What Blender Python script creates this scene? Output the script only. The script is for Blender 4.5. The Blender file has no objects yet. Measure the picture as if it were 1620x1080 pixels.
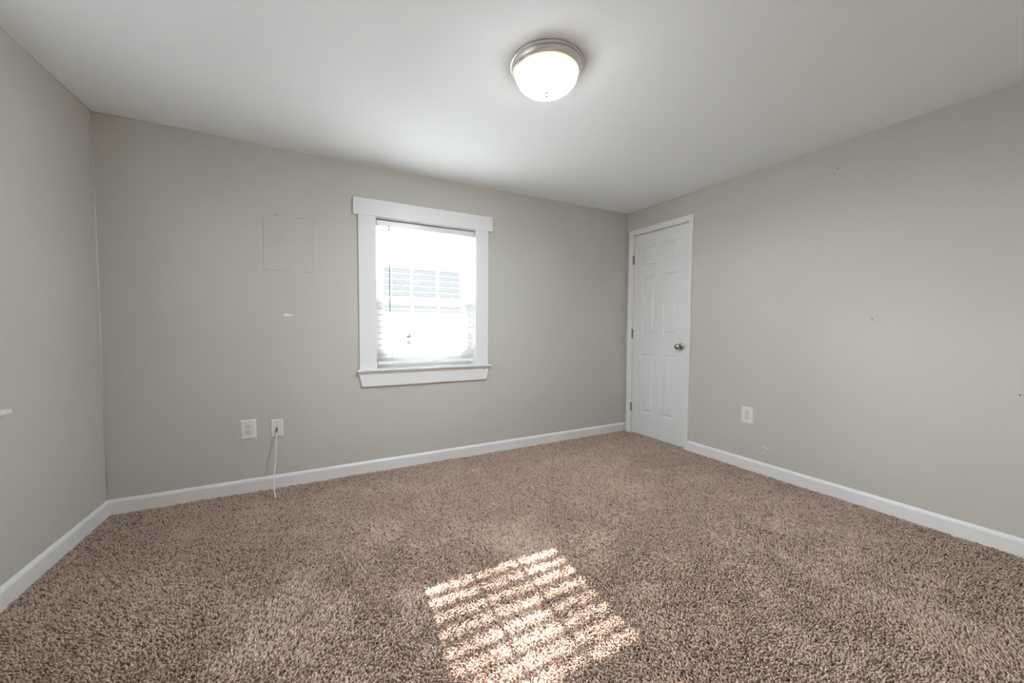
import bpy, bmesh, math, random
import numpy as np
from mathutils import Matrix, Vector

SC = bpy.context.scene
COL = SC.collection
random.seed(7)

# ------------------------------------------------------------------ camera
F_PX, YAW, PITCH, ROLL = 601.069, 0.48737, -0.043856, 0.004938
CAM = Vector((1.0498, -3.0, 1.0998))
fw = Vector((math.sin(YAW) * math.cos(PITCH), math.cos(YAW) * math.cos(PITCH), math.sin(PITCH)))
r0 = Vector((math.cos(YAW), -math.sin(YAW), 0.0))
u0 = r0.cross(fw)
rt = r0 * math.cos(ROLL) + u0 * math.sin(ROLL)
up = u0 * math.cos(ROLL) - r0 * math.sin(ROLL)
cd = bpy.data.cameras.new('camera')
cam = bpy.data.objects.new('camera', cd)
COL.objects.link(cam)
m = Matrix.Identity(4)
for i in range(3):
    m[i][0], m[i][1], m[i][2], m[i][3] = rt[i], up[i], -fw[i], CAM[i]
cam.matrix_world = m
cd.sensor_width = 36.0
cd.lens = F_PX / 1620.0 * 36.0
cd.shift_x = 2.43 / 1620.0
cd.shift_y = 3.30 / 1620.0
cd.clip_start = 0.02
cd.clip_end = 300
SC.camera = cam

# ------------------------------------------------------------------ light and exposure
SC.view_settings.view_transform = 'Standard'
SC.view_settings.look = 'None'
SC.view_settings.gamma = 1.0
SC.view_settings.exposure = 0.2
SC.view_settings.use_curve_mapping = False
SC.cycles.use_denoising = True
SC.cycles.max_bounces = 14
SC.cycles.diffuse_bounces = 9
SC.cycles.transparent_max_bounces = 24
SC.cycles.sample_clamp_indirect = 12.0
SC.cycles.caustics_reflective = False
SC.cycles.caustics_refractive = False

SKY = 6.2
w = bpy.data.worlds.new('world')
SC.world = w
w.use_nodes = True
wn, wl = w.node_tree.nodes, w.node_tree.links
bg = wn['Background']
bg.inputs['Strength'].default_value = SKY
tc = wn.new('ShaderNodeTexCoord')
sx = wn.new('ShaderNodeSeparateXYZ')
wl.new(tc.outputs['Generated'], sx.inputs[0])
cr = wn.new('ShaderNodeValToRGB')
cr.color_ramp.elements[0].position = 0.0
cr.color_ramp.elements[0].color = (1.0, 0.99, 0.97, 1)
cr.color_ramp.elements[1].position = 0.8
cr.color_ramp.elements[1].color = (0.74, 0.87, 1.0, 1)
wl.new(sx.outputs['Z'], cr.inputs['Fac'])
# the sky is far brighter around the sun than on the other sides
ml = wn.new('ShaderNodeMath')
ml.operation = 'MULTIPLY_ADD'
ml.inputs[1].default_value = SKY * 5.2
ml.inputs[2].default_value = SKY
mxy = wn.new('ShaderNodeMath')
mxy.operation = 'MAXIMUM'
mxy.inputs[1].default_value = 0.0
wl.new(sx.outputs['Y'], mxy.inputs[0])
wl.new(mxy.outputs[0], ml.inputs[0])
wl.new(ml.outputs[0], bg.inputs['Strength'])
wl.new(cr.outputs['Color'], bg.inputs['Color'])

SUN_T = 0.585
sd = bpy.data.lights.new('sun', 'SUN')
sd.energy = 55.0
sd.angle = 0.0093
sd.color = (1.0, 0.98, 0.955)
sun = bpy.data.objects.new('sun', sd)
COL.objects.link(sun)
sun.location = (3, 12, 9)
sun.rotation_euler = Vector((-0.07, -1.0, -SUN_T)).to_track_quat('-Z', 'Y').to_euler()


def portal(name, loc, direction, sxx, syy):
    d = bpy.data.lights.new(name, 'AREA')
    d.shape = 'RECTANGLE'
    d.size, d.size_y = sxx, syy
    d.cycles.is_portal = True
    o = bpy.data.objects.new(name, d)
    COL.objects.link(o)
    o.location = loc
    o.rotation_euler = Vector(direction).to_track_quat('-Z', 'Y').to_euler()
    return o


portal('window_daylight', (1.8975, 0.145, 1.34), (0, -1, 0), 0.80, 1.14)
portal('side_window_daylight', (-0.23, -1.37, 1.34), (1, 0, 0), 0.94, 1.14)

# ------------------------------------------------------------------ room measures
W, H = 4.0314, 2.2828
AL, AR = -0.0296, 0.0260
DH, SY = 0.0062, 0.0005
REAR = -3.75
T = 0.16


def ceil_z(x, y):
    return H + DH * x / W - SY * y


def frame(origin, xdir):
    x = Vector(xdir).normalized()
    z = Vector((0, 0, 1))
    y = z.cross(x)
    mm = Matrix.Identity(4)
    for i in range(3):
        mm[i][0], mm[i][1], mm[i][2], mm[i][3] = x[i], y[i], z[i], origin[i]
    return mm


# wall frames: x along the wall, -y into the room, z up
BACK = Matrix.Identity(4)
RIGHT = frame((W, 0, 0), (AR, -1, 0))
LEFT = frame((0, 0, 0), (-AL, 1, 0))
REARF = frame((W - AR * REAR, REAR, 0), (-1, 0, 0))

# ------------------------------------------------------------------ materials


def material(name, color, rough=0.5, metal=0.0, spec=None, bump=None, extra=None):
    mt = bpy.data.materials.new(name)
    mt.use_nodes = True
    n, l = mt.node_tree.nodes, mt.node_tree.links
    b = n['Principled BSDF']
    b.inputs['Base Color'].default_value = (*color, 1)
    b.inputs['Roughness'].default_value = rough
    b.inputs['Metallic'].default_value = metal
    if spec is not None:
        b.inputs['Specular IOR Level'].default_value = spec
    if bump:
        scale, strength, dist = bump
        co = n.new('ShaderNodeTexCoord')
        no = n.new('ShaderNodeTexNoise')
        no.inputs['Scale'].default_value = scale
        no.inputs['Detail'].default_value = 4
        bp = n.new('ShaderNodeBump')
        bp.inputs['Strength'].default_value = strength
        bp.inputs['Distance'].default_value = dist
        l.new(co.outputs['Object'], no.inputs['Vector'])
        l.new(no.outputs['Fac'], bp.inputs['Height'])
        l.new(bp.outputs['Normal'], b.inputs['Normal'])
    if extra:
        extra(n, l, b)
    return mt


def wall_wear(col_a, col_b):
    def f(n, l, b):
        co = n.new('ShaderNodeTexCoord')
        n1 = n.new('ShaderNodeTexNoise')
        n1.inputs['Scale'].default_value = 1.6
        n1.inputs['Detail'].default_value = 5
        r = n.new('ShaderNodeValToRGB')
        r.color_ramp.elements[0].position = 0.35
        r.color_ramp.elements[0].color = (*col_a, 1)
        r.color_ramp.elements[1].position = 0.65
        r.color_ramp.elements[1].color = (*col_b, 1)
        l.new(co.outputs['Object'], n1.inputs['Vector'])
        l.new(n1.outputs['Fac'], r.inputs['Fac'])
        l.new(r.outputs['Color'], b.inputs['Base Color'])
    return f


WALLC = (0.565, 0.545, 0.505)
M_WALL = material('greige_wall_paint', WALLC, 0.55, spec=0.25, bump=(140, 0.12, 0.002),
                  extra=wall_wear((0.566, 0.542, 0.497), (0.586, 0.562, 0.517)))
M_SEAM = material('patched_seam_paint', (0.45, 0.43, 0.40), 0.7)
M_CEIL = material('white_ceiling_paint', (0.885, 0.93, 0.96), 0.8, spec=0.1, bump=(90, 0.08, 0.002))
M_TRIM = material('white_trim_paint', (0.825, 0.815, 0.81), 0.35, spec=0.4)
M_DOOR = material('white_door_paint', (0.78, 0.785, 0.79), 0.4, spec=0.35, bump=(220, 0.05, 0.001))
M_CAULK = material('pale_caulk', (0.72, 0.70, 0.66), 0.6)
M_VINYL = material('white_vinyl', (0.92, 0.925, 0.93), 0.35)
M_PLATE = material('white_plastic', (0.80, 0.79, 0.76), 0.3)
M_FACE = material('white_receptacle_plastic', (0.76, 0.75, 0.72), 0.35)
M_DARK = material('dark_slot', (0.02, 0.02, 0.02), 0.6)
M_HOLE = material('nail_hole_shade', (0.06, 0.055, 0.05), 0.9)
M_CHIP = material('bare_white_plaster', (0.85, 0.85, 0.83), 0.9)
M_SCUFF = material('grey_scuff', (0.36, 0.34, 0.31), 0.8)
M_NICKEL = material('satin_nickel', (0.46, 0.42, 0.37), 0.22, metal=1.0)
M_HINGE = material('dull_hinge_steel', (0.33, 0.32, 0.31), 0.4, metal=1.0)
M_BRUSHED = material('brushed_nickel', (0.80, 0.79, 0.765), 0.38, metal=1.0, bump=(60, 0.03, 0.001))
M_BRONZE = material('bronze_finial', (0.05, 0.028, 0.02), 0.5)
M_CABLE = material('white_cable_jacket', (0.82, 0.81, 0.78), 0.4)
M_GREYPLUG = material('grey_plug', (0.22, 0.22, 0.21), 0.4)
M_WAND = material('grey_acrylic', (0.10, 0.105, 0.11), 0.3)
M_CORD = material('white_cord', (0.75, 0.75, 0.74), 0.8)
M_SUBFLOOR = material('exterior_masonry', (0.5, 0.5, 0.48), 0.9)


def slat_mat():
    mt = bpy.data.materials.new('white_blind_slat')
    mt.use_nodes = True
    n, l = mt.node_tree.nodes, mt.node_tree.links
    b = n['Principled BSDF']
    b.inputs['Base Color'].default_value = (0.92, 0.92, 0.92, 1)
    b.inputs['Roughness'].default_value = 0.4
    t = n.new('ShaderNodeBsdfTranslucent')
    t.inputs['Color'].default_value = (0.92, 0.92, 0.91, 1)
    mx = n.new('ShaderNodeMixShader')
    mx.inputs['Fac'].default_value = 0.38
    l.new(b.outputs[0], mx.inputs[1])
    l.new(t.outputs[0], mx.inputs[2])
    l.new(mx.outputs[0], n['Material Output'].inputs['Surface'])
    return mt


M_SLAT = slat_mat()


def glass_mat():
    mt = bpy.data.materials.new('clear_window_glass')
    mt.use_nodes = True
    n, l = mt.node_tree.nodes, mt.node_tree.links
    tr = n.new('ShaderNodeBsdfTransparent')
    tr.inputs['Color'].default_value = (0.96, 0.98, 0.97, 1)
    gl = n.new('ShaderNodeBsdfGlossy')
    gl.inputs['Roughness'].default_value = 0.02
    fr = n.new('ShaderNodeFresnel')
    fr.inputs['IOR'].default_value = 1.3
    mx = n.new('ShaderNodeMixShader')
    l.new(fr.outputs[0], mx.inputs['Fac'])
    l.new(tr.outputs[0], mx.inputs[1])
    l.new(gl.outputs[0], mx.inputs[2])
    l.new(mx.outputs[0], n['Material Output'].inputs['Surface'])
    return mt


M_GLASS = glass_mat()


def carpet_mat():
    mt = bpy.data.materials.new('flecked_brown_carpet')
    mt.use_nodes = True
    n, l = mt.node_tree.nodes, mt.node_tree.links
    b = n['Principled BSDF']
    b.inputs['Roughness'].default_value = 1.0
    b.inputs['Specular IOR Level'].default_value = 0.05
    at = n.new('ShaderNodeAttribute')
    at.attribute_name = 'yarn'
    r = n.new('ShaderNodeValToRGB')
    e = r.color_ramp.elements
    e[0].position, e[0].color = 0.0, (0.250, 0.164, 0.121, 1)
    e[1].position, e[1].color = 1.0, (0.767, 0.606, 0.513, 1)
    for p, c in ((0.14, (0.331, 0.224, 0.169)), (0.20, (0.553, 0.402, 0.322)), (0.70, (0.652, 0.485, 0.396)), (0.88, (0.723, 0.557, 0.459))):
        x = e.new(p)
        x.color = (*c, 1)
    l.new(at.outputs['Fac'], r.inputs['Fac'])
    l.new(r.outputs['Color'], b.inputs['Base Color'])
    return mt


M_CARPET = carpet_mat()


def lamp_glass_mat():
    mt = bpy.data.materials.new('glowing_frosted_glass')
    mt.use_nodes = True
    n, l = mt.node_tree.nodes, mt.node_tree.links
    b = n['Principled BSDF']
    b.inputs['Base Color'].default_value = (0.85, 0.8, 0.72, 1)
    b.inputs['Roughness'].default_value = 0.25
    co = n.new('ShaderNodeTexCoord')
    ln = n.new('ShaderNodeVectorMath')
    ln.operation = 'LENGTH'
    mp = n.new('ShaderNodeMapping')
    mp.inputs['Scale'].default_value = (1, 1, 0)
    l.new(co.outputs['Object'], mp.inputs['Vector'])
    l.new(mp.outputs[0], ln.inputs[0])
    dv = n.new('ShaderNodeMath')
    dv.operation = 'DIVIDE'
    dv.inputs[1].default_value = 0.1435
    l.new(ln.outputs['Value'], dv.inputs[0])
    r = n.new('ShaderNodeValToRGB')
    e = r.color_ramp.elements
    # bright over the bulbs, dimmer round the finial and towards the cream coloured rim
    e[0].position, e[0].color = 0.0, (0.0060, 0.0054, 0.0045, 1)
    e[1].position, e[1].color = 1.0, (0.0023, 0.0018, 0.0012, 1)
    for p, c in ((0.16, (0.0075, 0.0075, 0.0075)), (0.25, (0.76, 0.91, 1.0)), (0.52, (0.76, 0.91, 1.0)), (0.64, (0.100, 0.112, 0.118)),
                 (0.87, (0.090, 0.098, 0.102)), (0.94, (0.0065, 0.0058, 0.0046)), (0.97, (0.0036, 0.0029, 0.0021))):
        x = e.new(p)
        x.color = (*c, 1)
    l.new(dv.outputs[0], r.inputs['Fac'])
    l.new(r.outputs['Color'], b.inputs['Emission Color'])
    b.inputs['Emission Strength'].default_value = 400.0
    return mt


M_LAMP = lamp_glass_mat()
M_SIDING = material('white_lap_siding', (0.80, 0.79, 0.74), 0.7)
M_SHINGLE = material('grey_roof_shingle', (0.105, 0.100, 0.095), 0.95, spec=0.0)
M_BOUNCE_GROUND = material('pale_bounce_ground', (0.62, 0.61, 0.58), 0.95, bump=(20, 0.5, 0.05))
M_DARK_GROUND = material('dark_grey_ground', (0.11, 0.11, 0.115), 0.95, bump=(20, 0.5, 0.05))
M_LEAF = material('dark_green_leaf', (0.20, 0.215, 0.18), 0.7)
M_BARK = material('brown_bark', (0.12, 0.08, 0.05), 0.9)

# ------------------------------------------------------------------ mesh helpers


class MB:
    def __init__(self):
        self.v, self.f, self.smooth = [], [], []

    def add(self, verts, faces, smooth=False):
        b = len(self.v)
        self.v += [tuple(p) for p in verts]
        self.f += [tuple(i + b for i in q) for q in faces]
        self.smooth += [smooth] * len(faces)
        return self

    def box(self, x0, x1, y0, y1, z0, z1):
        vs = [(x, y, z) for z in (z0, z1) for y in (y0, y1) for x in (x0, x1)]
        return self.add(vs, [(0, 2, 3, 1), (4, 5, 7, 6), (0, 1, 5, 4), (2, 6, 7, 3), (0, 4, 6, 2), (1, 3, 7, 5)])

    def prism(self, pts, x0, x1, axis='x', smooth=False):
        """pts: closed 2-D outline (counter-clockwise), swept along axis from x0 to x1."""
        n = len(pts)
        if axis == 'x':
            g = lambda t, p: (t, p[0], p[1])
        elif axis == 'y':
            g = lambda t, p: (p[0], t, p[1])
        else:
            g = lambda t, p: (p[0], p[1], t)
        b = len(self.v)
        self.v += [g(x0, p) for p in pts] + [g(x1, p) for p in pts]
        for i in range(n):
            j = (i + 1) % n
            self.f.append((b + i, b + j, b + n + j, b + n + i))
            self.smooth.append(smooth)
        self.f.append(tuple(b + i for i in range(n))[::-1])
        self.f.append(tuple(b + n + i for i in range(n)))
        self.smooth += [False, False]
        return self

    def lathe(self, prof, seg=48, axis='z', c=(0, 0, 0), smooth=True):
        """prof: list of (r, t); t runs along the axis."""
        b = len(self.v)
        for r, t in prof:
            for k in range(seg):
                a = 2 * math.pi * k / seg
                p = (r * math.cos(a), r * math.sin(a))
                q = (p[0], p[1], t) if axis == 'z' else (p[0], t, p[1])
                self.v.append((q[0] + c[0], q[1] + c[1], q[2] + c[2]))
        for i in range(len(prof) - 1):
            for k in range(seg):
                k2 = (k + 1) % seg
                self.f.append((b + i * seg + k, b + i * seg + k2, b + (i + 1) * seg + k2, b + (i + 1) * seg + k))
                self.smooth.append(smooth)
        for i in (0, len(prof) - 1):
            if prof[i][0] > 1e-5:
                self.f.append(tuple(b + i * seg + k for k in range(seg)))
                self.smooth.append(False)
        return self

    def tube(self, pts, r, seg=10):
        pts = [Vector(p) for p in pts]
        b = len(self.v)
        n = len(pts)
        for i, p in enumerate(pts):
            d = (pts[min(i + 1, n - 1)] - pts[max(i - 1, 0)]).normalized()
            a = Vector((1, 0, 0)) if abs(d.x) < 0.8 else Vector((0, 1, 0))
            s = d.cross(a).normalized()
            t = d.cross(s).normalized()
            for k in range(seg):
                q = 2 * math.pi * k / seg
                self.v.append(tuple(p + (s * math.cos(q) + t * math.sin(q)) * r))
        for i in range(n - 1):
            for k in range(seg):
                k2 = (k + 1) % seg
                self.f.append((b + i * seg + k, b + i * seg + k2, b + (i + 1) * seg + k2, b + (i + 1) * seg + k))
                self.smooth.append(True)
        self.f.append(tuple(b + k for k in range(seg))[::-1])
        self.f.append(tuple(b + (n - 1) * seg + k for k in range(seg)))
        self.smooth += [False, False]
        return self

    def build(self, name, mat, parent=None, bevel=0.0, seg=2):
        me = bpy.data.meshes.new(name)
        me.from_pydata(self.v, [], self.f)
        bm = bmesh.new()
        bm.from_mesh(me)
        bmesh.ops.recalc_face_normals(bm, faces=bm.faces)
        if bevel:
            es = [e for e in bm.edges if len(e.link_faces) == 2 and e.calc_face_angle() > 0.6]
            bmesh.ops.bevel(bm, geom=es, offset=bevel, segments=seg, affect='EDGES', profile=0.7)
        bm.to_mesh(me)
        bm.free()
        if any(self.smooth) and not bevel:
            for p, s in zip(me.polygons, self.smooth):
                p.use_smooth = s
        me.materials.append(mat)
        o = bpy.data.objects.new(name, me)
        COL.objects.link(o)
        if parent is not None:
            o.parent = parent
        return o


def tag(o, label, cat=None, group=None, kind=None):
    o['label'] = label
    if cat:
        o['category'] = cat
    if group:
        o['group'] = group
    if kind:
        o['kind'] = kind
    return o


def root(name, mat, label, cat, group=None, kind=None):
    o = bpy.data.objects.new(name, None)
    o.empty_display_size = 0.05
    COL.objects.link(o)
    o.matrix_world = mat
    return tag(o, label, cat, group, kind)


def at(fr, x, y, z):
    return fr @ Matrix.Translation((x, y, z))


# ------------------------------------------------------------------ floor: wall-to-wall carpet, base and tufts in one mesh
def value_noise(x, y, cell, seed):
    rg = np.random.default_rng(seed)
    g = rg.random((96, 96))
    u, v = x / cell + 40.3, y / cell + 40.7
    i, j = np.floor(u).astype(int), np.floor(v).astype(int)
    fx, fy = u - i, v - j
    fx, fy = fx * fx * (3 - 2 * fx), fy * fy * (3 - 2 * fy)
    a, b = g[i % 96, j % 96], g[(i + 1) % 96, j % 96]
    c, d = g[i % 96, (j + 1) % 96], g[(i + 1) % 96, (j + 1) % 96]
    return (a * (1 - fx) + b * fx) * (1 - fy) + (c * (1 - fx) + d * fx) * fy


def build_carpet():
    rg = np.random.default_rng(3)
    step = 0.0067
    xs = np.arange(-0.13, W + 0.12, step)
    ys = np.arange(REAR + 0.01, 0.0, step)
    X, Y = np.meshgrid(xs, ys)
    X = X.ravel() + rg.uniform(-0.5, 0.5, X.size) * step
    Y = Y.ravel() + rg.uniform(-0.5, 0.5, Y.size) * step
    keep = (X > AL * -Y + 0.004) & (X < W + AR * -Y - 0.004) & (Y < -0.002)
    X, Y = X[keep], Y[keep]
    n = X.size
    big = value_noise(X, Y, 0.34, 1)
    mid = value_noise(X, Y, 0.11, 2)
    sml = value_noise(X, Y, 0.022, 5)
    # tracks left by the vacuum cleaner: broad bands of nap leaning to and fro
    ang = 2 * math.pi * (0.8 * value_noise(X, Y, 0.55, 8) + 0.45 * value_noise(X, Y, 0.13, 9)) + rg.normal(0, 0.8, n)
    lean = 0.0035 + 0.004 * rg.random(n)
    hgt = 0.0138 + 0.0045 * (mid - 0.5) + 0.004 * (big - 0.5) + 0.006 * (sml - 0.5) + rg.normal(0, 0.0013, n)
    hgt = np.clip(hgt, 0.007, 0.023)
    rad = step * rg.uniform(0.48, 0.68, n)
    z0 = -0.0138
    rot = rg.uniform(0, 2 * math.pi, n)
    V = np.empty((n, 7, 3), np.float32)
    for k in range(3):
        a = rot + k * 2 * math.pi / 3
        V[:, k, 0] = X + np.cos(a) * rad * 0.8
        V[:, k, 1] = Y + np.sin(a) * rad * 0.8
        V[:, k, 2] = z0
        a2 = a + 0.7
        V[:, 3 + k, 0] = X + np.cos(a2) * rad + np.cos(ang) * lean * 0.6
        V[:, 3 + k, 1] = Y + np.sin(a2) * rad + np.sin(ang) * lean * 0.6
        V[:, 3 + k, 2] = z0 + hgt * 0.72
    V[:, 6, 0] = X + np.cos(ang) * lean * 1.3
    V[:, 6, 1] = Y + np.sin(ang) * lean * 1.3
    V[:, 6, 2] = z0 + hgt
    base = (np.arange(n) * 7)[:, None]
    loops = []
    quads = np.array([[0, 1, 4, 3], [1, 2, 5, 4], [2, 0, 3, 5]])
    tris = np.array([[3, 4, 6], [4, 5, 6], [5, 3, 6]])
    Q = (base[:, :, None] + quads[None]).reshape(n, 12)
    Tt = (base[:, :, None] + tris[None]).reshape(n, 9)
    L = np.concatenate([Q, Tt], axis=1).ravel().astype(np.int32)
    sizes = np.tile(np.array([4, 4, 4, 3, 3, 3], np.int32), n)
    verts = V.reshape(-1, 3)
    # backing slab
    yb = REAR
    slab = np.array([(AL * -0.0 - 0.15, 0.15, z0), (W + 0.15, 0.15, z0), (W - AR * yb + 0.15, yb - 0.15, z0), (AL * -yb - 0.15, yb - 0.15, z0)], np.float32)
    slab2 = slab.copy()
    slab2[:, 2] -= 0.15
    nb = verts.shape[0]
    verts = np.concatenate([verts, slab, slab2])
    sf = np.array([[0, 3, 2, 1], [4, 5, 6, 7], [0, 1, 5, 4], [1, 2, 6, 5], [2, 3, 7, 6], [3, 0, 4, 7]], np.int32) + nb
    L = np.concatenate([L, sf.ravel()]).astype(np.int32)
    sizes = np.concatenate([sizes, np.full(6, 4, np.int32)])
    starts = np.concatenate([[0], np.cumsum(sizes)[:-1]]).astype(np.int32)
    me = bpy.data.meshes.new('floor')
    me.vertices.add(len(verts))
    me.vertices.foreach_set('co', verts.ravel())
    me.loops.add(len(L))
    me.loops.foreach_set('vertex_index', L)
    me.polygons.add(len(sizes))
    me.polygons.foreach_set('loop_start', starts)
    me.update(calc_edges=True)
    # the yarn each tuft is spun from: brown, tan or pale beige
    t = np.clip(rg.random(n) * 0.9 + 0.12 * (value_noise(X, Y, 0.03, 11) - 0.5), 0, 1)
    attr = me.attributes.new('yarn', 'FLOAT', 'FACE')
    attr.data.foreach_set('value', np.concatenate([np.repeat(t, 6), np.full(6, 0.2)]).astype(np.float32))
    me.materials.append(M_CARPET)
    o = bpy.data.objects.new('floor', me)
    COL.objects.link(o)
    return tag(o, 'brown and beige flecked wall-to-wall carpet covering the whole floor', 'floor', kind='structure')


build_carpet()

# ------------------------------------------------------------------ ceiling and walls
WT = 2.36
mb = MB()
c4 = [(AL * 0 - 0.16, 0.16), (W + 0.16, 0.16), (W - AR * REAR + 0.16, REAR - 0.16), (AL * -REAR - 0.16, REAR - 0.16)]
mb.add([(x, y, ceil_z(x, y)) for x, y in c4] + [(x, y, 2.5) for x, y in c4],
       [(0, 1, 2, 3), (4, 7, 6, 5), (0, 4, 5, 1), (1, 5, 6, 2), (2, 6, 7, 3), (3, 7, 4, 0)])
tag(mb.build('ceiling', M_CEIL), 'smooth white painted ceiling with one flush light on it', 'ceiling', kind='structure')


def wall(name, fr, x0, x1, hole, label, depth=T):
    """hole: (x0, x1, z0, z1, depth of the recess or None when it goes right through)"""
    b = MB()
    z0, z1 = -0.10, 2.296
    if hole:
        h0, h1, g0, g1, rec = hole
        b.box(x0, h0, 0, depth, z0, z1)
        b.box(h1, x1, 0, depth, z0, z1)
        b.box(h0, h1, 0, depth, z0, g0)
        b.box(h0, h1, 0, depth, g1, z1)
        if rec:
            b.box(h0, h1, rec, depth, g0, g1)
    else:
        b.box(x0, x1, 0, depth, z0, z1)
    o = b.build(name, M_WALL)
    o.matrix_world = fr
    return tag(o, label, 'wall', kind='structure')


w_back = wall('wall_back', BACK, 0, W, (1.485, 2.310, 0.755, 1.920, None), 'greige painted far wall holding the window and two low wall plates')
w_right = wall('wall_right', RIGHT, -0.16, 3.95, (0.078, 0.735, 0.0, 2.060, 0.06), 'greige painted wall with the white door at its far end')
w_left = wall('wall_left', LEFT, -3.95, 0.16, (-1.84, -0.90, 0.755, 1.90, None), 'shaded greige wall at the frame edge with a white window ledge')
w_rear = wall('wall_rear', REARF, -0.1, 4.4, None, 'greige painted wall behind the camera facing the window')

# the paint bead in the inside corners
b = MB()
b.tube([(0.002, -0.002, 0.08), (0.002, -0.002, H - 0.001)], 0.0028, 8)
b.tube([(0.0, -0.002, H - 0.001), (W, -0.002, ceil_z(W, 0) - 0.001)], 0.0028, 8)
c = b.build('corner_bead', M_CAULK, w_back)
c['label'] = 'paler bead of paint in the wall and ceiling corner'
b = MB()
b.tube([(0.0, -0.002, H - 0.001), (-3.6, -0.002, ceil_z(0, -3.6) - 0.001)], 0.0028, 8)
b.build('corner_bead', M_CAULK, w_left)
b = MB()
b.tube([(0.001, -0.001, 2.10), (0.001, -0.001, ceil_z(W, 0) - 0.001)], 0.0028, 8)
b.build('corner_bead', M_CAULK, w_right)


def dot(parent, x, z, r, mat, name, label=None, sx_=1.0, d=0.0012):
    b = MB()
    b.lathe([(0.0005, -d), (r * 0.8, -d), (r, 0.0003)], 12, axis='y', smooth=False)
    b.v = [(p[0] * sx_, p[1], p[2]) for p in b.v]
    o = b.build(name, mat, parent)
    o.location = (x, 0, z)
    if label:
        o['label'] = label
    return o


dot(w_back, 2.846, 1.790, 0.0045, M_HOLE, 'nail_hole', 'dark nail hole nearer the window')
dot(w_back, 3.302, 1.786, 0.0045, M_HOLE, 'nail_hole', 'dark nail hole nearer the corner')
dot(w_right, 1.779, 2.132, 0.004, M_HOLE, 'nail_hole', 'dark nail hole high on the wall')
dot(w_right, 2.541, 0.781, 0.0035, M_HOLE, 'nail_hole', 'dark nail hole low at the frame edge')
dot(w_right, 2.553, 0.780, 0.0025, M_HOLE, 'nail_hole')
dot(w_right, 1.983, 1.157, 0.010, M_SCUFF, 'scuff_mark', 'grey scuff on the wall', 0.5, 0.0004)
b = MB()
pts = []
for k in range(18):
    a = 2 * math.pi * k / 18
    rr = 1 + 0.25 * math.sin(3 * a + 1) + 0.15 * math.sin(5 * a)
    pts.append((0.934 - 0.008 + 0.030 * math.cos(a) * rr, 1.174 + 0.0075 * math.sin(a) * rr * (1.0 - 0.5 * math.cos(a))))
b.prism([(p[0], p[1]) for p in pts], -0.0006, 0.0004, axis='y')
o = b.build('paint_chip', M_CHIP, w_back)
o['label'] = 'small white chip in the wall paint'
b = MB()
b.prism([(1.382, 0.206), (1.428, 0.196), (1.429, 0.200), (1.383, 0.211)], -0.0006, 0.0004, axis='y')
b.prism([(1.393, 0.158), (1.399, 0.158), (1.399, 0.164), (1.393, 0.164)], -0.0006, 0.0004, axis='y')
o = b.build('paint_chip', M_CHIP, w_right)
o['label'] = 'thin white scratch low on the wall'

# access patch in the back wall
ap = root('access_panel', at(BACK, 0.938, 0, 1.654), 'square painted-over patch on the wall left of the window', 'access panel')
b = MB()
b.box(-0.1445, 0.1445, -0.0025, 0.0008, -0.182, 0.182)
b.build('cover', M_WALL, ap, bevel=0.001)
b = MB()
g = 0.1455
b.box(-g - 0.0022, -g, -0.0012, 0.0006, -0.184, 0.184)
b.box(g, g + 0.0022, -0.0012, 0.0006, -0.184, 0.184)
b.box(-g, -0.02, -0.0012, 0.0006, 0.1825, 0.1850)
b.box(0.05, g, -0.0012, 0.0006, 0.1825, 0.1850)
b.box(-g, -0.03, -0.0012, 0.0006, -0.1850, -0.1825)
b.box(0.07, g, -0.0012, 0.0006, -0.1850, -0.1825)
s = b.build('seam', M_SEAM, ap)
s['label'] = 'darker hairline seam around the patch'
for px, pz in ((-0.075, 0.181), (0.085, 0.181)):
    d = dot(ap, px, pz, 0.003, M_HOLE, 'nail_head')
    d.location.y = -0.0022

# ------------------------------------------------------------------ baseboards
BBP = [(0.0, -0.02), (-0.0125, -0.02), (-0.0125, 0.066), (-0.0105, 0.073), (-0.0065, 0.078), (-0.0035, 0.083), (0.0, 0.085)]


def baseboard(name, fr, x0, x1, label):
    b = MB()
    b.prism([(p[0], p[1]) for p in BBP], x0, x1)
    o = b.build(name, M_TRIM)
    o.matrix_world = fr
    return tag(o, label, 'baseboard', kind='structure')


baseboard('baseboard_back', BACK, 0.0, W - 0.001, 'white baseboard along the window wall')
baseboard('baseboard_right', RIGHT, 0.766, 3.75, 'white baseboard running from the door along the wall')
baseboard('baseboard_left', LEFT, -3.75, 0.0, 'white baseboard along the shaded wall under the window ledge')
baseboard('baseboard_rear', REARF, 0.1, 4.1, 'white baseboard along the wall behind the camera')

# ------------------------------------------------------------------ window_1
X0, X1, Z0, Z1 = 1.500, 2.295, 0.780, 1.905


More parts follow.
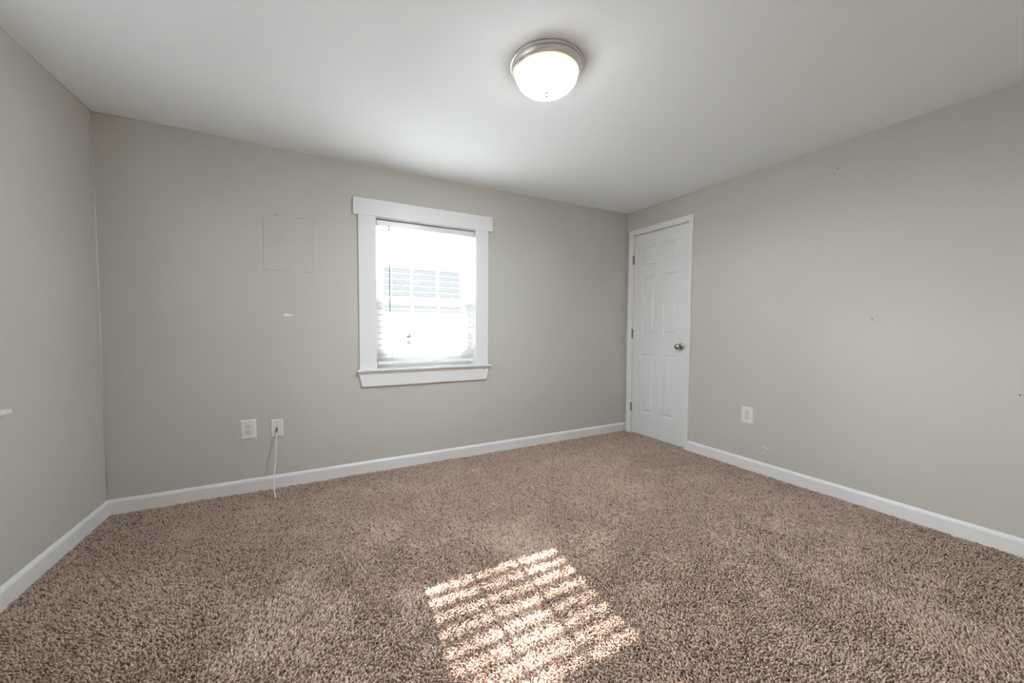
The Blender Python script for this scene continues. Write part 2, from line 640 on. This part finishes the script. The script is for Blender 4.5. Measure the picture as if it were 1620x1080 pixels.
def sash(parent, x0, x1, z0, z1, y0, y1, st, bot, top):
    b = MB()
    b.box(x0, x0 + st, y0, y1, z0, z1)
    b.box(x1 - st, x1, y0, y1, z0, z1)
    b.box(x0 + st, x1 - st, y0, y1, z0, z0 + bot)
    b.box(x0 + st, x1 - st, y0, y1, z1 - top, z1)
    s = b.build('sash', M_VINYL, parent)
    gx0, gx1, gz0, gz1 = x0 + st, x1 - st, z0 + bot, z1 - top
    ym = (y0 + y1) / 2
    b = MB()
    for k in (1, 2):
        xm = gx0 + (gx1 - gx0) * k / 3
        b.box(xm - 0.009, xm + 0.009, ym - 0.004, ym + 0.004, gz0, gz1)
    zm = (gz0 + gz1) / 2
    b.box(gx0, gx1, ym - 0.0038, ym + 0.0038, zm - 0.009, zm + 0.009)
    b.build('muntin_grid', M_VINYL, s)
    b = MB()
    b.add([(gx0, ym + 0.006, gz0), (gx1, ym + 0.006, gz0), (gx1, ym + 0.006, gz1), (gx0, ym + 0.006, gz1)], [(0, 1, 2, 3)])
    b.build('glass_pane', M_GLASS, s)
    return s


w1 = root('window_1', BACK, 'white framed double hung window with stool and tapered apron on the far wall', 'window', kind='structure')
b = MB()
b.box(X0 - 0.016, X0, 0.0, 0.165, Z0 - 0.026, Z1 + 0.016)
b.box(X1, X1 + 0.016, 0.0, 0.165, Z0 - 0.026, Z1 + 0.016)
b.box(X0, X1, 0.0, 0.165, Z1, Z1 + 0.016)
b.box(X0, X1, 0.0, 0.165, Z0 - 0.026, Z0 - 0.012)
b.build('jamb_liner', M_TRIM, w1)
b = MB()
b.box(X0, X1, 0.058, 0.099, Z1 - 0.052, Z1)  # strip added to block light, so the gap over the headrail stays dark
b.build('headrail_light_block', M_TRIM, w1)
for a0, a1 in ((1.376, X0 - 0.002), (X1 + 0.002, 2.411)):
    b = MB()
    b.box(a0, a1, -0.019, 0.001, Z0 - 0.004, 1.9105)
    b.build('side_casing', M_TRIM, w1, bevel=0.0015)
b = MB()
b.box(1.342, 2.449, -0.021, 0.001, 1.911, 2.031)
hc = b.build('head_casing', M_TRIM, w1, bevel=0.0015)
for nx, nz in ((1.378, 2.010), (1.378, 1.985), (2.425, 2.006), (2.425, 1.985)):
    d = dot(hc, nx, nz, 0.003, M_SCUFF, 'nail_hole', None, 1.0, 0.0006)
    d.location.y = -0.021
b = MB()
b.box(1.358, 2.432, -0.046, 0.001, Z0 - 0.014, Z0)
b.box(X0, X1, 0.0, 0.068, Z0 - 0.014, Z0)
b.build('window_stool', M_TRIM, w1, bevel=0.002)
b = MB()
b.prism([(1.367, Z0 - 0.0145), (1.393, 0.650), (2.394, 0.650), (2.424, Z0 - 0.0145)], -0.019, 0.001, axis='y')
b.build('apron', M_TRIM, w1, bevel=0.001)
sash(w1, X0, X1, Z0, 1.335, 0.066, 0.098, 0.072, 0.115, 0.062)
sash(w1, X0, X1, 1.275, Z1, 0.100, 0.132, 0.072, 0.060, 0.055)

# ------------------------------------------------------------------ blind
bl = root('window_blind', at(BACK, (X0 + X1) / 2, 0.030, Z1), 'white horizontal slat blind hanging lowered and open inside the far window', 'blind')
hw = (X1 - X0) / 2 - 0.006
b = MB()
b.box(-hw, hw, -0.024, 0.026, -0.050, -0.011)
b.build('headrail', M_PLATE, bl, bevel=0.002)
SP = 0.0462
TILT = math.radians(6.0)
nsl = 22
for k in range(nsl):
    z = -0.072 - SP * k
    b = MB()
    n = 7
    top, bot = [], []
    for i in range(n):
        u = -0.025 + 0.05 * i / (n - 1)
        hcam = 0.0022 * (1 - (u / 0.025) ** 2)
        y = u * math.cos(TILT) - hcam * math.sin(TILT)
        zz = u * math.sin(TILT) + hcam * math.cos(TILT)
        top.append((y, zz + 0.0013))
        bot.append((y, zz - 0.0013))
    b.prism([(p[0], p[1] + z) for p in bot + top[::-1]], -hw + 0.004, hw - 0.004, smooth=True)
    b.build('slat', M_SLAT, bl)
zb = -0.072 - SP * nsl
b = MB()
b.box(-hw + 0.003, hw - 0.003, -0.025, 0.025, zb - 0.006, zb + 0.014)
b.build('bottom_rail', M_VINYL, bl, bevel=0.003)
for x in (-hw + 0.11, hw - 0.11):
    b = MB()
    for y in (-0.0255, 0.0255):
        b.tube([(x, y, -0.05), (x, y, zb)], 0.0009, 6)
    b.tube([(x + 0.004, 0, -0.05), (x + 0.004, 0, zb)], 0.0011, 6)
    b.build('ladder_cord', M_CORD, bl)
wx = 1.595 - (X0 + X1) / 2
b = MB()
b.tube([(wx, -0.034, -0.066), (wx + 0.002, -0.034, -0.38), (wx + 0.003, -0.033, -0.705)], 0.0035, 8)
wd = b.build('tilt_wand', M_WAND, bl)
wd['label'] = 'grey tilt wand'
b = MB()
b.box(wx - 0.008, wx + 0.008, -0.038, -0.020, -0.058, -0.050)
b.tube([(wx, -0.034, -0.052), (wx, -0.034, -0.068)], 0.002, 6)
b.build('wand_hook', M_HINGE, wd)

# ------------------------------------------------------------------ window_2 in the left wall: only the end of its stool shows, opening size made up for the room's daylight
w2 = root('window_2', LEFT, 'window in the shaded wall of which only the white ledge end shows', 'window', kind='structure')
b = MB()
b.box(-1.84, -1.825, 0.0, 0.165, 0.755, 1.90)
b.box(-0.915, -0.90, 0.0, 0.165, 0.755, 1.90)
b.box(-1.825, -0.915, 0.0, 0.165, 1.885, 1.90)
b.box(-1.825, -0.915, 0.0, 0.165, 0.735, 0.750)
b.build('jamb_liner', M_TRIM, w2)
b = MB()
b.box(-1.975, -0.765, -0.032, 0.001, 0.752, 0.768)
b.box(-1.825, -0.915, 0.0, 0.10, 0.752, 0.768)
b.build('window_stool', M_TRIM, w2, bevel=0.004)
sash(w2, -1.825, -0.915, 0.768, 1.335, 0.080, 0.110, 0.06, 0.07, 0.05)
sash(w2, -1.825, -0.915, 1.275, 1.885, 0.115, 0.145, 0.06, 0.05, 0.05)

# ------------------------------------------------------------------ door_1 in the right wall
d1 = root('door_1', RIGHT, 'white six panel door with nickel knob beside the far corner', 'door', kind='structure')
S0, S1, SZ0, SZ1 = 0.097, 0.7185, 0.006, 2.0375


def casing_strip(b, pts_fn):
    pass


# casing with a stepped profile, mitred at the head
PROF = [(0.0, 0.0), (0.0, -0.008), (0.008, -0.011), (0.030, -0.013), (0.040, -0.017), (0.050, -0.017), (0.0535, -0.012), (0.0535, 0.0)]
b = MB()
IN0, IN1, INZ = 0.0915, 0.7235, 2.0445
CW = 1.0
rings = []
for corner in range(4):
    ring = []
    for u, y in PROF:
        if corner == 0:
            ring.append((IN0 - u * 1.12, y, -0.012))
        elif corner == 1:
            ring.append((IN0 - u * 1.12, y, INZ + u))
        elif corner == 2:
            ring.append((IN1 + u * 0.80, y, INZ + u))
        else:
            ring.append((IN1 + u * 0.80, y, -0.012))
    rings.append(ring)
vs = [p for r in rings for p in r]
n = len(PROF)
fs = []
for r in range(3):
    for i in range(n - 1):
        fs.append((r * n + i, r * n + i + 1, (r + 1) * n + i + 1, (r + 1) * n + i))
fs.append(tuple(range(n)))
fs.append(tuple(3 * n + i for i in range(n)))
b.add(vs, fs)
b.build('door_casing', M_TRIM, d1)
b = MB()
b.box(0.078, S0 - 0.0035, -0.001, 0.06, -0.012, 2.06)
b.box(S1 + 0.003, 0.735, -0.001, 0.06, -0.012, 2.06)
b.box(S0 - 0.0035, S1 + 0.003, -0.001, 0.06, SZ1 + 0.005, 2.06)
b.build('door_jamb', M_TRIM, d1)


def door_slab():
    xs = [S0, 0.208, 0.358, 0.460, 0.607, S1]
    zs = [SZ0, 0.238, 0.838, 1.032, 1.620, 1.726, 1.920, SZ1]
    yf, yb = 0.004, 0.040
    b = MB()
    panels = {(1, 1), (3, 1), (1, 3), (3, 3), (1, 5), (3, 5)}
    for i in range(5):
        for j in range(7):
            x0, x1, z0, z1 = xs[i], xs[i + 1], zs[j], zs[j + 1]
            if (i, j) not in panels:
                b.add([(x0, yf, z0), (x1, yf, z0), (x1, yf, z1), (x0, yf, z1)], [(0, 1, 2, 3)])
                continue
            prev = None
            for ins, dep in ((0.0, 0.0), (0.003, 0.0045), (0.010, 0.0115), (0.015, 0.0115), (0.033, 0.002), (0.037, 0.0012)):
                ring = [(x0 + ins, yf + dep, z0 + ins), (x1 - ins, yf + dep, z0 + ins), (x1 - ins, yf + dep, z1 - ins), (x0 + ins, yf + dep, z1 - ins)]
                if prev:
                    b.add(prev + ring, [(k, (k + 1) % 4, 4 + (k + 1) % 4, 4 + k) for k in range(4)])
                prev = ring
            b.add(prev, [(0, 1, 2, 3)])
    x0, x1, z0, z1 = S0, S1, SZ0, SZ1
    b.add([(x0, yf, z0), (x1, yf, z0), (x1, yf, z1), (x0, yf, z1), (x0, yb, z0), (x1, yb, z0), (x1, yb, z1), (x0, yb, z1)],
          [(0, 4, 5, 1), (1, 5, 6, 2), (2, 6, 7, 3), (3, 7, 4, 0), (4, 7, 6, 5)])
    o = b.build('door_slab', M_DOOR, d1)
    bm = bmesh.new()
    bm.from_mesh(o.data)
    bmesh.ops.remove_doubles(bm, verts=bm.verts, dist=0.00005)
    bmesh.ops.recalc_face_normals(bm, faces=bm.faces)
    bm.to_mesh(o.data)
    bm.free()
    return o


door_slab()
for z0, z1, lab in ((1.748, 1.839, 'top steel hinge'), (0.990, 1.083, 'middle steel hinge'), (0.227, 0.315, 'bottom steel hinge')):
    b = MB()
    for k in range(5):
        a0 = z0 + (z1 - z0) * k / 5 + 0.0006
        a1 = z0 + (z1 - z0) * (k + 1) / 5 - 0.0006
        b.lathe([(0.0058, a0), (0.0058, a1)], 14, c=(S0 - 0.007, -0.007, 0))
    b.lathe([(0.0035, z0 - 0.004), (0.0035, z1 + 0.004)], 12, c=(S0 - 0.007, -0.007, 0))
    b.box(S0 - 0.012, S0 - 0.002, -0.006, 0.004, z0, z1)
    h = b.build('hinge', M_HINGE, d1)
    h['label'] = lab
kz, ks = 0.927, 0.664
b = MB()
b.lathe([(0.0, -0.0085), (0.020, -0.0085), (0.028, -0.006), (0.0325, -0.001), (0.0325, 0.0045)], 36, axis='y', c=(ks, 0, kz))
rose = b.build('rose', M_NICKEL, d1)
rose['label'] = 'round nickel rose of the door knob'
b = MB()
b.lathe([(0.012, -0.006), (0.0125, -0.020), (0.013, -0.028), (0.019, -0.034), (0.0245, -0.042), (0.0265, -0.050), (0.0250, -0.057), (0.0205, -0.0625), (0.014, -0.0650), (0.0, -0.0660)], 36, axis='y', c=(ks, 0, kz))
k_ = b.build('knob', M_NICKEL, rose)
b = MB()
b.lathe([(0.0, -0.0672), (0.006, -0.0672), (0.0065, -0.0655)], 20, axis='y', c=(ks, 0, kz))
b.build('knob_button', M_HINGE, rose)
b = MB()
b.box(S1 + 0.0005, S1 + 0.0045, -0.004, 0.006, 0.892, 0.955)
st = b.build('strike_plate', M_HINGE, d1)

# ------------------------------------------------------------------ wall plates


def plate_mesh(hx, hz, t=0.006):
    b = MB()
    b.add([(-hx, 0.0005, -hz), (hx, 0.0005, -hz), (hx, 0.0005, hz), (-hx, 0.0005, hz),
           (-hx, -0.002, -hz), (hx, -0.002, -hz), (hx, -0.002, hz), (-hx, -0.002, hz),
           (-hx + 0.006, -t, -hz + 0.006), (hx - 0.006, -t, -hz + 0.006), (hx - 0.006, -t, hz - 0.006), (-hx + 0.006, -t, hz - 0.006)],
          [(0, 3, 2, 1), (0, 1, 5, 4), (1, 2, 6, 5), (2, 3, 7, 6), (3, 0, 4, 7),
           (4, 5, 9, 8), (5, 6, 10, 9), (6, 7, 11, 10), (7, 4, 8, 11), (8, 9, 10, 11)])
    return b


def make_outlet(label):
    r = root('wall_outlet', Matrix.Identity(4), label, 'outlet', 'duplex wall outlets')
    plate_mesh(0.0435, 0.0645).build('cover_plate', M_PLATE, r)
    for s in (1, -1):
        b = MB()
        pts = []
        for k in range(28):
            a = 2 * math.pi * k / 28
            pts.append((0.0172 * math.cos(a), max(-0.0135, min(0.0135, 0.0172 * math.sin(a))) + s * 0.0195))
        b.prism(pts, -0.0078, -0.0055, axis='y')
        rc = b.build('receptacle', M_FACE, r, bevel=0.0006)
        b = MB()
        for sx_, hh in ((-0.0063, 0.0045), (0.0063, 0.0037)):
            b.box(sx_ - 0.0013, sx_ + 0.0013, -0.0081, -0.0070, s * 0.0195 + 0.0035 - hh, s * 0.0195 + 0.0035 + hh)
        b.lathe([(0.0, -0.0081), (0.0028, -0.0081), (0.0028, -0.0070)], 14, axis='y', c=(0, 0, s * 0.0195 - 0.0075))
        sl = b.build('slot', M_DARK, rc)
        b = MB()
        pts2 = [(p[0] * 1.09, (p[1] - s * 0.0195) * 1.10 + s * 0.0195) for p in pts]
        b.prism(pts2, -0.0063, -0.0055, axis='y')
        b.build('recess_line', M_SEAM, rc)
    b = MB()
    b.lathe([(0.0, -0.0072), (0.0022, -0.0070), (0.0026, -0.0055)], 12, axis='y')
    b.build('screw', M_FACE, r)
    return r


def copy_tree(o, parent=None):
    c = o.copy()
    COL.objects.link(c)
    if parent is not None:
        c.parent = parent
    for ch in list(o.children):
        copy_tree(ch, c)
    return c


o1 = make_outlet('white duplex outlet on the window wall left of the cable plate')
o1.matrix_world = at(BACK, 0.686, 0, 0.4155)
o2 = copy_tree(o1)
o2['label'] = 'white duplex outlet low on the wall to the right of the door'
o2.matrix_world = at(RIGHT, 1.269, 0, 0.421)

jp = root('jack_plate', at(BACK, 0.847, 0, 0.4065), 'white wall plate under the window side with a cable plugged in', 'wall plate')
plate_mesh(0.0365, 0.059).build('cover_plate', M_PLATE, jp)
b = MB()
b.box(-0.0075, 0.0035, -0.0085, -0.0055, -0.030, 0.006)
p_ = b.build('jack_port', M_GREYPLUG, jp)
p_['label'] = 'grey jack port'
b = MB()
b.lathe([(0.0, -0.0068), (0.0026, -0.0066), (0.003, -0.0055)], 12, axis='y', c=(-0.001, 0, 0.043))
b.build('screw', M_HINGE, jp)

cb = root('cable', at(BACK, 0.845, -0.02, 0.0), 'thin white cable hanging from the plate down to the carpet', 'cable')


def smooth_path(pts, sub=8):
    P = [Vector(p) for p in pts]
    P = [P[0] * 2 - P[1]] + P + [P[-1] * 2 - P[-2]]
    out = []
    for i in range(1, len(P) - 2):
        for k in range(sub):
            t = k / sub
            a, b_, c_, d_ = P[i - 1], P[i], P[i + 1], P[i + 2]
            out.append(0.5 * ((2 * b_) + (c_ - a) * t + (2 * a - 5 * b_ + 4 * c_ - d_) * t * t + (3 * b_ - a - 3 * c_ + d_) * t ** 3))
    out.append(P[-2])
    return out


b = MB()
b.tube(smooth_path([(0.000, 0.002, 0.385), (0.000, -0.010, 0.360), (-0.003, -0.030, 0.300), (-0.006, -0.055, 0.215), (-0.012, -0.080, 0.140),
                    (-0.013, -0.115, 0.075), (-0.008, -0.150, 0.030), (-0.001, -0.180, 0.003)]), 0.0036, 10)
b.build('cord', M_CABLE, cb)
b = MB()
b.box(-0.0065, 0.0065, 0.0, 0.0118, 0.374, 0.398)
b.build('plug', M_GREYPLUG, cb, bevel=0.001)

# ------------------------------------------------------------------ ceiling light
LX, LY = 2.026, -1.498
LZ = ceil_z(LX, LY)
cl = root('ceiling_light', Matrix.Translation((LX, LY, LZ)), 'round brushed nickel flush light with glowing frosted glass bowl on the ceiling', 'ceiling light')
b = MB()
for part in ([(0.10, 0.0), (0.164, 0.0), (0.167, -0.002)], [(0.167, -0.002), (0.1672, -0.0045), (0.1655, -0.0075), (0.1620, -0.0090)],
             [(0.1620, -0.0090), (0.1585, -0.0092)], [(0.1585, -0.0092), (0.1585, -0.0120)], [(0.1585, -0.0120), (0.1605, -0.0135)],
             [(0.1605, -0.0135), (0.1602, -0.017), (0.1585, -0.0215), (0.1550, -0.0270), (0.1510, -0.0310), (0.1488, -0.0325)],
             [(0.1488, -0.0325), (0.1495, -0.0345), (0.1480, -0.0368), (0.1455, -0.0368), (0.1435, -0.0345)], [(0.1435, -0.0345), (0.10, -0.030)]):
    b.lathe(part, 96)
b.build('pan', M_BRUSHED, cl)
b = MB()
prof = []
for k in range(19):
    a = math.pi / 2 * k / 18
    prof.append((0.1432 * math.cos(a) ** 0.95 if k < 18 else 0.0, -0.035 - 0.086 * math.sin(a)))
b.lathe(prof, 72)
dome = b.build('glass_bowl', M_LAMP, cl)
b = MB()
b.lathe([(0.009, -0.1195), (0.0115, -0.1225), (0.0105, -0.126), (0.0065, -0.128), (0.0085, -0.132), (0.0075, -0.137), (0.0035, -0.140), (0.0, -0.1405)], 24)
f_ = b.build('finial', M_BRONZE, cl)
f_['label'] = 'small bronze finial under the bowl'

# ------------------------------------------------------------------ outside
b = MB()
b.box(-1.0, 35, 0.2, 45, -0.9, -0.6)  # ground made pale to throw daylight up onto the ceiling
tag(b.build('bounce_ground', M_BOUNCE_GROUND), 'pale ground outside the window, lightened to bounce sunlight indoors', 'ground', kind='structure')
b = MB()
b.box(-30, -1.0, -30, 45, -0.9, -0.6)  # dark ground added out of view, cuts light bounced in from the left
b.box(-1.0, 35, -30, 0.2, -0.9, -0.6)
tag(b.build('unseen_dark_ground', M_DARK_GROUND), 'unseen dark grey ground added to cut light bounced through the left window', 'ground', kind='structure')

hs = root('house', Matrix.Translation((3.2, 7.6, -0.6)), 'low white neighbouring house with grey roof seen through the blind', 'house')
b = MB()
b.box(-5.0, 5.0, -1.5, 1.9, 0.0, 2.00)
for k in range(13):
    b.prism([(-1.5, 0.05 + 0.15 * k), (-1.522, 0.05 + 0.15 * k), (-1.502, 0.20 + 0.15 * k)], -5.0, 5.0)
b.build('siding_wall', M_SIDING, hs)
b = MB()
b.prism([(-1.85, 1.92), (-1.85, 2.02), (0.2, 3.35), (2.25, 2.02), (2.25, 1.92), (0.2, 3.25)], -5.3, 5.3)
b.build('roof', M_SHINGLE, hs)
b = MB()
b.box(-5.3, 5.3, -1.93, -1.85, 1.90, 2.02)
b.build('gutter', M_VINYL, hs)
sh = root('shrub', Matrix.Translation((2.66, 4.0, -0.6)), 'small cone shaped evergreen shrub outside the window', 'shrub')
b = MB()
b.lathe([(0.035, 0.0), (0.03, 0.5), (0.01, 1.2)], 10)
b.build('stem', M_BARK, sh)
rg = random.Random(4)
b = MB()
for k in range(1600):
    t = rg.random() ** 0.8
    z = 0.12 + 1.48 * (1 - t)
    r = 0.42 * (t ** 0.8) * math.sqrt(rg.random()) + 0.01
    a = rg.uniform(0, 2 * math.pi)
    c_ = Vector((r * math.cos(a), r * math.sin(a), z))
    d_ = Vector((math.cos(a), math.sin(a), rg.uniform(-0.2, 1.0))).normalized()
    s_ = d_.cross(Vector((0, 0, 1))).normalized() * 0.022
    d_ = d_ * 0.06
    b.add([c_ - d_ * 0.5, c_ + s_, c_ + d_, c_ - s_], [(0, 1, 2, 3)])
b.build('foliage', M_LEAF, sh)
